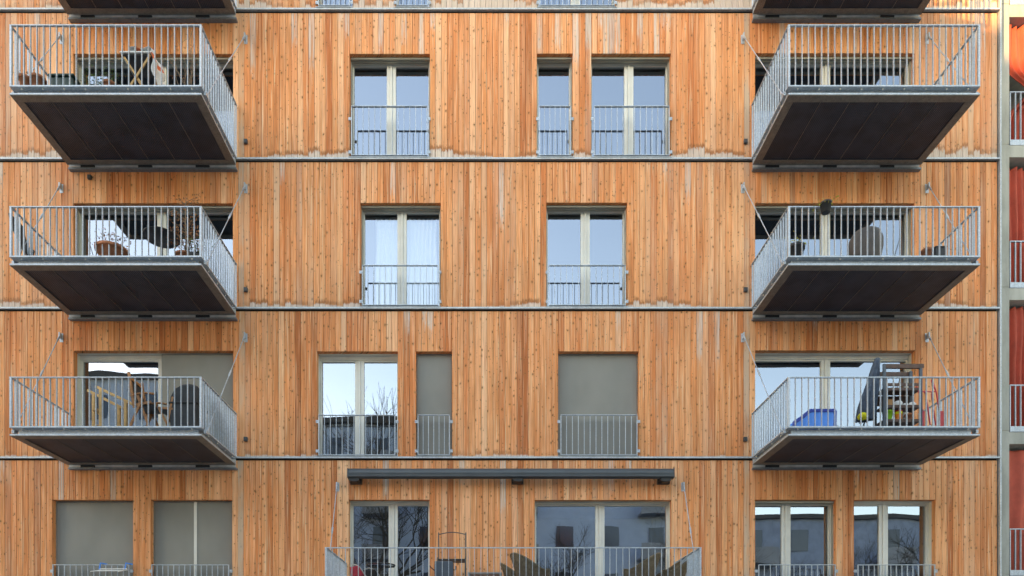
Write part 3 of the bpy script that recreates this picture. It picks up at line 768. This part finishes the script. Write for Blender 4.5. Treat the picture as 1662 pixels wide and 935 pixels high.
def side(y_):
    m = MB(); m.bar((-.27, y_, 1.06), (-.17, y_, .42), .032, .045, (1,0,0)); m.build('back_post', M['oak'], o)
    m = MB(); m.bar((-.17, y_, .46), (.14, y_, .52), .03, .04); m.build('seat_rail', M['oak'], o)
    m = MB(); m.bar((-.12, y_ + .01, .66), (.12, y_ + .01, .0), .024, .04, (1,0,0)); m.bar((.02, y_ - .02, .66), (-.26, y_ - .02, .0), .024, .04, (1,0,0)); m.build('crossed_legs', M['oak'], o)
    m = MB(); m.tube([(-.24, y_, .63), (-.1, y_, .67), (.08, y_, .685), (.2, y_, .665)], .019, 8); m.build('armrest', M['oak'], o)
side(-.23); side(.23)
m = MB(); m.bar((-.26, 0, 1.0), (-.17, 0, .50), .40, .012, (1,0,0)); m.build('back_sling', M['black'], o)
m = MB(); m.box(-.17, .16, -.21, .21, .465, .48); m.build('seat_sling', M['black'], o)
m = MB(); m.box(-.255, -.225, -.21, .21, .93, .98); m.build('top_slat', M['oak'], o)
o = tag(empty('folding_stool', (PX(272, 1.4), Y(1.4), z)), 'low hardwood footrest between armchair and covered grill', 'footrest')
for y_ in (-.16, .16):
    m = MB(); m.bar((-.1, y_, .42), (.17, y_, .40), .028, .035); m.bar((.17, y_, .62), (.05, y_, 0), .024, .035, (1,0,0)); m.bar((-.08, y_, .40), (.13, y_, 0), .024, .035, (1,0,0)); m.build('side_frame', M['oak'], o)
m = MB(); m.box(-.10, .14, -.145, .145, .40, .415); m.build('seat', M['black'], o)
o = tag(empty('covered_grill', (PX(306, 1.33), Y(1.33), z)), 'barbecue grill under a black weather cover on the lower left balcony', 'grill')
m = MB(); hw = .255; pr = [(-.25,0),(-.27,.5),(-.245,.68),(-.17,.83),(-.04,.90),(.10,.91),(.20,.88),(.26,.80),(.27,.5),(.25,0)]
nr = 7; vs = []
for j in range(nr):
    t = -1 + 2 * j / (nr - 1); s_ = 1 - .10 * abs(t) ** 3; y_ = t * .24
    for i, (x_, z_) in enumerate(pr): vs.append((x_ * s_ + .008 * math.sin(3*i + 2*j), y_, z_ * (1 - .09 * abs(t) ** 3)))
k_ = len(pr); m.add(vs, [(j*k_+i, j*k_+i+1, (j+1)*k_+i+1, (j+1)*k_+i) for j in range(nr-1) for i in range(k_-1)], True)
m.add(vs[:k_], [tuple(range(k_))[::-1]], False); m.add(vs[-k_:], [tuple(range(k_))], False)
m.build('cover', M['cover'], o)
m = MB(); m.box(-.275, .275, -.262, .262, .50, .525); m.build('cover_hem', M['black'], o, bevel=.01)

# --- middle right balcony
z = FZ(2)
hp = tag(empty('hanging_pot', (PX(1340.5, 1.80), Y(1.80), PZ(346, 1.80))), 'black pot with small green plant hung on a balcony handrail', 'pot')
m = MB(); m.lathe((0,0,0), [(.055,0),(.078,.012),(.092,.15),(.10,.15),(.104,.185),(.09,.185)], 24); m.build('pot', M['black'], hp)
m = MB(); random.seed(3); rnd = random.Random(3)
for k in range(60): m.leaf((rnd.gauss(0,.075), rnd.gauss(0,.05), .18 + abs(rnd.gauss(0,.02)) - .05 * (rnd.random() < .3)), .045, .025)
m.build('plant', M['lime'], hp)
pot(PX(1291, 1.5), Y(1.5), z, .155, .33, 'black', 'black pot with yellow-green sprigs in the corner of the middle right balcony', 'potted plant', plant=True, pm='lime', seed=9, ph=.22, spread=.18, nl=26, ls=.06)
o = tag(empty('egg_grill', (PX(1401, 1.25), Y(1.25), z)), 'bulging grey-brown covered round grill on the middle right balcony', 'grill')
m = MB(); m.lathe((0,0,0), [(.19,0),(.23,.12),(.285,.32),(.30,.48),(.285,.62),(.23,.73),(.14,.79),(.05,.81),(.002,.812)], 32, M=Matrix.Rotation(R(5), 3, 'Y')); m.build('cover', M['kettle'], o)
m = MB(); m.lathe((0,0,0), [(.20,0),(.21,.0),(.21,.03),(.20,.03)], 24); m.build('base_ring', M['black'], o)
pot(PX(1504, 1.5), Y(1.5), z, .085, .28, 'terra', 'small terracotta pot near the right end of the middle right balcony', 'pot', plant=True, pm='dry', seed=14, ph=.08, nl=14)
o = tag(empty('black_crate', (PX(1522, 1.45), Y(1.45), z)), 'low black crate next to a small terracotta pot', 'crate')
m = MB(); m.box(-.10,.10,-.10,.10,0,.30); m.build('crate', M['black'], o, bevel=.01); m = MB(); m.box(-.11,.11,-.11,.11,.301,.315); m.build('rim', M['black'], o)

# --- lower right balcony
z = FZ(1)
o = tag(empty('sandpit_shell', (PX(1317, 1.5), Y(1.5), z)), 'bright blue plastic sandpit shell standing at the left of the balcony', 'sandpit')
m = MB(); out = [(-.41,.0),(-.40,.12),(-.25,.22),(-.12,.33),(-.08,.345),(.36,.345),(.38,.30),(.37,.0)]
inn = [(x_*.86, z_*.86) for x_, z_ in out]
k_ = len(out); vs = [(x_, -.17, z_) for x_, z_ in inn] + [(x_, .17, z_) for x_, z_ in out]
m.add(vs, [tuple(range(k_))] + [(i, (i+1)%k_, (i+1)%k_+k_, i+k_) for i in range(k_)] + [tuple(range(2*k_-1, k_-1, -1))], False)
m.build('shell', M['blue'], o, bevel=.02)
m = MB(); vs = [(x_*.88, -.185, z_*.88) for x_, z_ in out] + [(x_*1.03, -.155, z_*1.03 + (.01 if z_ > 0 else 0)) for x_, z_ in out]
m.add(vs, [(i, i+1, i+1+k_, i+k_) for i in range(k_-1)], False); rim = m.build('rim', M['dblue'], o); rim.modifiers.new('t', 'SOLIDIFY').thickness = .018
# closed parasol leaning on the shelf
bx_, bz_ = PX(1407, 1.35), z
o = tag(empty('closed_parasol', (bx_, Y(1.35), bz_)), 'closed navy parasol leaning beside the brown shelf', 'parasol')
top = Vector((PX(1424, 1.35) - bx_, 0, PZ(583, 1.35) - z)); foot = Vector((PX(1399, 1.35) - bx_, 0, 0))
m = MB(); m.tube([foot, top], .016, 8); m.build('pole', M['slate'], o)
m = MB(); nn = 30; rows = 16; vs = []
for j in range(rows + 1):
    t = j / rows; c_ = top.lerp(foot, t * .80 + .01); r_ = .045 + .115 * (t ** .8) * (1 - .25 * max(0, t - .85) / .15)
    for i in range(nn):
        a = 2 * math.pi * i / nn; rr = r_ * (1 + .26 * math.sin(8 * a + 1.5 * t) * (.3 + t) + .06 * math.sin(3 * a + 9 * t)); vs.append(c_ + Vector((rr * math.cos(a), rr * math.sin(a), 0)))
m.add(vs, [(j*nn+i, j*nn+(i+1)%nn, (j+1)*nn+(i+1)%nn, (j+1)*nn+i) for j in range(rows) for i in range(nn)], True)
m.build('canopy', M['navy'], o)
m = MB(); m.lathe(top + Vector((0,0,-.05)), [(.05,-.04),(.055,.05),(.03,.07)], 14); m.build('cap', M['slate'], o)
m = MB(); rnd = random.Random(2); m.lathe((0,0,0), [(.03,0),(.075,.02),(.085,.07),(.06,.11),(.03,.13)], 14, sx=1.1); yb_ = m.build('cloth_bag', M['yellow'], None, (PX(1398, 1.45), Y(1.5), PZ(683, 1.45))); tag(yb_, 'small bright yellow bag tied at the foot of the navy parasol', 'bag')
# shelf
bx_ = PX(1457, 1.3); o = tag(empty('plant_shelf', (bx_, Y(1.3), z)), 'brown timber shelf with slate blue posts full of pots', 'shelf')
W_ = .335; Ht = PZ(591, 1.45) - z
for xx in (-W_, W_):
    for yy in (-.15, .15): m = MB(); m.box(xx - .025, xx + .025, yy - .02, yy + .02, 0, Ht); m.build('post', M['slate'], o, bevel=.003)
m = MB(); m.box(-W_ + .02, W_ + .05, -.172, -.1705, Ht - .08, Ht - .005); m.box(-W_ - .01, W_ + .055, .171, .20, Ht - .075, Ht); m.box(-W_ + .026, W_ - .026, -.16, -.13, Ht - .08, Ht - .005); m.build('top_bar', M['brown'], o)
sh = [PZ(688, 1.45) - z + .08, PZ(658, 1.45) - z, PZ(630, 1.45) - z]
for h_ in sh:
    m = MB()
    for k in range(4): m.box(-W_ - .02, W_ + .02, -.125 + k * .065, -.068 + k * .065, h_ - .02, h_)
    m.box(-W_ + .026, W_ - .026, -.165, -.135, h_ - .045, h_ + .005); m.build('shelf_board', M['brown'], o)
m = MB(); m.box(-W_ + .03, W_ - .03, .135, .15, sh[1] + .10, sh[2] - .03); m.box(-W_ + .03, W_ - .03, -.165, -.14, sh[2] + .04, sh[2] + .09); m.build('back_board', M['brown'], o)
def on(px_, h_, dx=0): return (PX(px_, 1.32), Y(1.35), z + h_ + .001)
def thing_on(name, px_, h_, mb, mat, lab, cat, bevel=0):
    oo = mb.build(name, M[mat], None, on(px_, h_), bevel=bevel); return tag(oo, lab, cat)
m = MB(); m.box(-.075,.075,-.06,.06,0,.13); thing_on('cardboard_box', 1440, sh[1], m, 'card', 'orange-brown box on the middle shelf', 'box', .004)
m = MB(); m.lathe((0,0,0), [(.05,0),(.075,.03),(.08,.075),(.055,.11),(.02,.12)], 16); thing_on('plastic_bag', 1456, sh[1], m, 'cloth', 'pale crumpled bag beside the orange-brown box', 'bag')
m = MB(); m.lathe((0,0,0), [(.025,0),(.05,.02),(.045,.06),(.03,.075)], 14); thing_on('white_jar', 1468, sh[1], m, 'white', 'white jar right of the pale bag on the middle shelf', 'jar')
m = MB(); m.lathe((0,0,0), [(.03,0),(.055,.02),(.06,.06),(.04,.09),(.01,.1)], 14, sx=1.2); thing_on('white_bowl', 1479, sh[1], m, 'white', 'white bowl at the right end of the middle shelf', 'bowl')
o2 = tag(empty('green_bucket', on(1439.5, sh[0])), 'lime green bucket with black handle on the lowest shelf', 'bucket')
m = MB(); m.lathe((0,0,0), [(.062,0),(.088,.165),(.094,.165),(.094,.185),(.084,.185),(.08,.17)], 24); m.build('bucket', M['lgreen'], o2)
m = MB(); m.tube([(.09*math.cos(a), -.02, .18 + .075*math.sin(a)) for a in [math.pi*k/10 for k in range(11)]], .005, 6); m.build('handle', M['black'], o2)
o2 = tag(empty('stacked_pots', on(1456.5, sh[0])), 'stack of orange, yellow and red plastic pots on the lowest shelf', 'pots')
for mt, za, zb_, ra, rb in (('orange', 0, .125, .048, .064), ('lgreen', .126, .168, .064, .072), ('red', .169, .195, .070, .072)):
    m = MB(); m.lathe((0,0,0), [(ra, za), (rb, zb_), (rb - .01, zb_)], 22); m.build('pot', M['yellow' if mt == 'lgreen' else mt], o2)
m = MB(); m.lathe((0,0,0), [(.05,0),(.068,.10),(.078,.10),(.08,.135),(.068,.135)], 22); thing_on('clay_pot', 1474, sh[0], m, 'terra', 'terracotta pot right of the stacked orange pots', 'pot')
# red cart frame
bx_ = PX(1508, 1.35); o = tag(empty('hand_cart', (bx_, Y(1.35), z)), 'red metal hand cart frame with two flat red blades', 'hand cart')
def q(px_, py_, d_=1.35): return Vector((PX(px_, d_) - bx_, Y(d_) + 1.35, PZ(py_, d_) - z))
m = MB(); m.tube([q(1487.5,627,1.45), q(1493,640,1.45), q(1498,668,1.45)], .013, 8); m.tube([q(1514,619,1.3), q(1520,637,1.3), q(1525,668,1.3)], .013, 8)
m.tube([q(1493,636,1.42), q(1500,635,1.4), q(1503,640,1.4), q(1510,690,1.4)], .013, 8); m.tube([q(1520,635,1.3), q(1513,636,1.3), q(1512,640,1.3), q(1519,690,1.3)], .013, 8)
m.tube([q(1500,635,1.4), q(1513,636,1.3)], .012, 8); m.build('frame', M['red'], o)
m = MB(); m.tube([q(1512.5,616,1.3), q(1516.5,630,1.3)], .020, 8); m.build('grip', M['red'], o)
for px_, d_ in ((1497, 1.45), (1528, 1.3)):
    m = MB(); a = q(px_, 667, d_); m.box(a.x - .045, a.x + .045, a.y - .006, a.y + .006, .02, a.z); m.build('blade', M['red'], o, bevel=.003)

# --- wide balcony
z = FZ(0)
o = tag(empty('bistro_table', (PX(618, .9), Y(.9), z)), 'round glass-topped bistro table with dark metal rim', 'table')
m = MB(); m.tube([(.27*math.cos(2*math.pi*k/32), .27*math.sin(2*math.pi*k/32), .715) for k in range(33)], .013, 8, cap=False); m.build('rim', M['black'], o)
m = MB(); m.lathe((0,0,0), [(.001,.712),(.262,.712),(.262,.718),(.001,.718)], 32); m.build('glass_top', M['glass'], o)
m = MB()
for k in range(3):
    a = k*2.094 + .5; m.tube([(0,0,.62), (.10*math.cos(a), .10*math.sin(a), .69), (.27*math.cos(a), .27*math.sin(a), .70)], .012, 6); m.tube([(0,0,.62), (.03*math.cos(a), .03*math.sin(a), .3), (.25*math.cos(a), .25*math.sin(a), .01)], .012, 6)
m.build('base', M['black'], o)
def tube_chair(px_, d_, rz, mat, label, h=.72):
    o = tag(empty('bistro_chair', (PX(px_, d_), Y(d_), z), rz), label, 'chair')
    m = MB(); arch = [(-.21, .05, 0), (-.21, .02, .44)] + [(.21*math.cos(a)*-1, -.02 - .10*math.sin(a), .44 + (h - .44)*math.sin(a)) for a in [math.pi*k/12 for k in range(1, 12)]] + [(.21, .02, .44), (.21, .05, 0)]
    m.tube([(x_, -y_, z_) for x_, y_, z_ in arch], .011, 8); m.tube([(-.21,.0,.43),(-.2,-.36,.43),(-.2,-.38,0)], .011, 8); m.tube([(.21,.0,.43),(.2,-.36,.43),(.2,-.38,0)], .011, 8)
    m.tube([(-.2,-.36,.43),(.2,-.36,.43)], .011, 8); m.build('frame', M['gmetal'], o)
    m = MB(); m.box(-.2,.2,-.35,.0,.435,.447); m.build('seat', M[mat], o)
    m = MB(); vs = []
    for j in range(9):
        s_ = j / 8; zz = .47 + (h - .50) * s_; ww = .19 * math.sqrt(max(.02, 1 - (max(0, (zz - .46)) / (h - .43)) ** 2))
        for i in range(7): u = -1 + i / 3; vs.append((ww * u, .02 + .10 * s_ , zz))
    m.add(vs, [(j*7+i, j*7+i+1, (j+1)*7+i+1, (j+1)*7+i) for j in range(8) for i in range(6)], True); bb = m.build('backrest', M[mat], o); bb.modifiers.new('t', 'SOLIDIFY').thickness = .006
tube_chair(583, 1.1, 2.4, 'redmesh', 'grey tubular chair with crimson fabric at the left end of the wide balcony', .68)
tube_chair(603, .55, 2.9, 'cover', 'grey tubular chair with dark fabric between the crimson chair and the bistro table', .70)
o = tag(empty('metal_stand', (PX(734, .30), Y(.30), z)), 'tall black metal stand with arched top against the timber wall', 'stand')
w2 = 22 / 80.7; ht = PZ(866, .3) - z
m = MB()
for s_ in (-1, 1): m.tube([(s_*w2, 0, 0), (s_*w2, 0, ht + .02)], .011, 8); m.tube([(s_*w2, -.3, 0), (s_*w2, -.3, .92)], .010, 8)
m.tube([(-w2 + 2*w2*k/12, 0, ht + .045*math.sin(math.pi*k/12) - .02) for k in range(13)], .009, 8); m.build('frame', M['anth'], o)
for h_ in (.86, .35): m = MB(); m.box(-w2 + .01, w2 - .01, -.31, .01, h_, h_ + .03); m.build('shelf', M['black'], o)
o = tag(empty('box_grill', (PX(721, .95), Y(.95), z)), 'slate grey box-shaped grill with side handles on the wide balcony', 'grill')
m = MB(); m.box(-.175,.175,-.17,.17,.22,.76); m.build('body', M['slate'], o, bevel=.012)
m = MB(); m.tube([(-.175,0,.60),(-.25,0,.66),(-.28,0,.70)], .010, 8); m.build('handle', M['black'], o)
m = MB(); m.tube([(.175,0,.62),(.22,0,.62),(.225,0,.69)], .012, 8); m.build('handle', M['black'], o)
for sx in (-.15,.15):
    for sy in (-.14,.14): m = MB(); m.tube([(sx,sy,0),(sx,sy,.225)], .014, 8); m.build('leg', M['black'], o)
o = tag(empty('low_table', (PX(787, 1.2), Y(1.15), z)), 'low grey table between the grill and the wicker chairs', 'table')
m = MB(); m.box(-.32,.32,-.28,.28,.475,.50); m.build('table_top', M['gmetal'], o, bevel=.004)
for sx in (-.29,.29):
    for sy in (-.25,.25): m = MB(); m.box(sx-.018,sx+.018,sy-.018,sy+.018,0,.475); m.build('leg', M['gmetal'], o)
def wicker_chair(x, y, rz, label, sc=1.0):
    # opens towards local +x, back at -x
    o = tag(empty('wicker_armchair', (x, y, z), rz), label, 'armchair', 'wicker armchairs on the wide balcony'); o.scale = (sc, sc, sc)
    n_, rows = 36, 12; vs = []; rimp = []
    for j in range(rows + 1):
        t = j / rows
        for i in range(n_ + 1):
            a = R(-128 + 256 * i / n_)            # 0 = back
            u = abs(a) / R(128); back = math.cos(min(1, u * 1.25) * math.pi / 2) ** 1.5 if u < .8 else 0
            ht_ = .57 + .32 * back + .03 * (u > .9) * (u - .9) * 10
            zz = .20 + (ht_ - .20) * t; r_ = .27 + .07 * t + .10 * back * t * t
            p = (-r_ * math.cos(a), r_ * .95 * math.sin(a), zz); vs.append(p)
            if j == rows: rimp.append(p)
    m = MB(); m.add(vs, [(j*(n_+1)+i, j*(n_+1)+i+1, (j+1)*(n_+1)+i+1, (j+1)*(n_+1)+i) for j in range(rows) for i in range(n_)], True)
    sh_ = m.build('shell', M['wicker'], o); sh_.modifiers.new('t', 'SOLIDIFY').thickness = .018
    m = MB(); m.tube([rimp[0][:2] + (.22,)] + rimp + [rimp[-1][:2] + (.22,)], .024, 8); m.build('rim', M['wicker'], o)
    m = MB(); m.lathe((.02,0,0), [(.001,.36),(.27,.36),(.285,.385),(.27,.41),(.001,.42)], 26); m.build('seat', M['wicker'], o)
    for a in (.7, 2.3, 3.9, 5.5): m = MB(); m.tube([(.23*math.cos(a), .23*math.sin(a), .36), (.27*math.cos(a), .27*math.sin(a), 0)], .016, 7); m.build('leg', M['wicker'], o)
wicker_chair(PX(866, 1.0), Y(1.0), R(18), 'wicker armchair with its high back to the left, in front of the door frame')
wicker_chair(PX(846, .45), Y(.45), R(-10), 'lower wicker armchair peeking out left of a taller one', .93)
wicker_chair(PX(1033, 1.0), Y(1.0), R(180 - 18), 'wicker armchair with its high back to the right, before the sliding door')
wicker_chair(PX(1083, .75), Y(.75), R(180 + 12), 'wicker armchair squeezed against the right end railing')
# drying rack on the window railing
o = tag(empty('drying_rack', (PX(180, .2), Y(.10), FZ(0) + LO - .11)), 'small white wire drying rack hooked on a window railing with blue clips', 'drying rack')
m = MB(); 
for t_ in range(7): m.tube([(-.28, -.03 - .05*t_, -.02 - .01*t_), (.27, -.03 - .05*t_, -.02 - .01*t_)], .004, 6)
m.tube([(-.28, .03, .0), (-.28, -.33, -.09)], .008, 6); m.tube([(.27, .03, .0), (.27, -.33, -.09)], .008, 6); m.tube([(-.29,-.02,.01),(.28,-.02,.01)], .011, 8); m.build('wires', M['white'], o)
for x_ in (-.28, .24):
    m = MB(); m.tube([(x_, -.02, .0), (x_ + .01, .0, .135), (x_ + .12, .05, .115)], .015, 8); m.build('clip', M['blue'], o)

# ------------------------------------------------------------------ what stands across the courtyard (seen only mirrored in the panes)
def block(x0, x1, y0, y1, H, mat, label, roof='flat', floors=4, seed=0):
    o = tag(empty('courtyard_building', ((x0+x1)/2, y1, 0)), label, 'building'); ox, oy = (x0+x1)/2, y1
    rnd = random.Random(seed)
    m = MB(); m.box(x0-ox, x1-ox, y0-oy, 0, 0, H); m.build('wall', mat, o)
    m = MB(); m.box(x0-ox-.3, x1-ox+.3, y0-oy-.3, .3, H, H + .35); m.build('roof', M['roofm'], o)
    wn = int((x1 - x0) / 3.2); fh = H / floors
    for k in range(floors):
        for i in range(wn):
            x = x0 - ox + (i + .5) * (x1 - x0) / wn; z = k * fh + 1.0
            m = MB(); m.box(x - .6, x + .6, .02, .06, z, z + 1.5); wd = m.build('window', M['wdark'], o)
            if k > 0 and i % 3 == 1:
                m = MB(); m.box(x - 1.3, x + 1.3, .001, 1.2, z - 1.05, z - .9); m.box(x - 1.3, x + 1.3, 1.15, 1.2, z - .9, z + .05); m.build('balcony', M['stucco2'], o)
    return o
block(-60, -23.3, -58, -36.1, 21.4, M['stucco2'], 'tall grey apartment block across the courtyard', floors=6, seed=1)
block(-44, -20.6, -35.2, -30, 21.0, M['stucco3'], 'pale blue-grey apartment block standing nearer at the left of the courtyard', floors=6, seed=4)
block(-23.2, 14, -50, -36.2, 20.4, M['stucco'], 'grey-blue apartment block with balconies across the courtyard', floors=6, seed=2)
block(14.6, 48, -50, -36, 13.2, M['brick'], 'low slate-dark house across the courtyard', floors=4, seed=3)

def bare_tree(x, y, H, label, seed):
    rnd = random.Random(seed); m = MB(); m.smooth = True; o = tag(empty('bare_tree', (x, y, 0)), label, 'tree', 'bare winter trees in the courtyard')
    tw = MB()
    def grow(p, d_, L, r, lev):
        k = 4; pts = [p]; q = p.copy(); dd = d_.copy()
        for i in range(k):
            dd = (dd + Vector((rnd.gauss(0,.12), rnd.gauss(0,.12), rnd.gauss(.03,.08)))).normalized(); q = q + dd * L / k; pts.append(q.copy())
        (m if lev < 3 else tw).tube(pts, [r * (1 - .45 * i / k) for i in range(k + 1)], 6 if lev < 2 else 4, cap=False)
        if lev >= 5: return
        nb_ = 3 if lev < 3 else 6
        for i in range(nb_):
            bp = pts[rnd.choice([2, 3, 4, 4])]; ax = Vector((rnd.gauss(0,1), rnd.gauss(0,1), rnd.gauss(0,.4))).normalized()
            nd = (dd + ax * rnd.uniform(.5, .95)).normalized(); grow(bp, nd, L * rnd.uniform(.64, .86), r * .56, lev + 1)
    grow(Vector((0,0,0)), Vector((0,0,1)), H * .30, H * .013, 0)
    m.build('trunk', M['bark'], o); tw.build('crown', M['bark'], o)
bare_tree(-5.5, -20, 10.5, 'bare tree at the left of the courtyard trees', 15)
bare_tree(4.0, -20.5, 10.5, 'bare branching tree in front of the grey-blue courtyard block', 5)
bare_tree(9.5, -21.5, 11, 'bare tree where the grey-blue block meets the low dark house', 16)
bare_tree(14.5, -19.5, 10, 'bare branching tree in front of the low slate-dark house', 6)
bare_tree(20, -21.5, 11, 'bare tree at the right end of the courtyard', 8)
bare_tree(-9.0, -32.5, 21.5, 'tallest bare tree of the courtyard', 9)
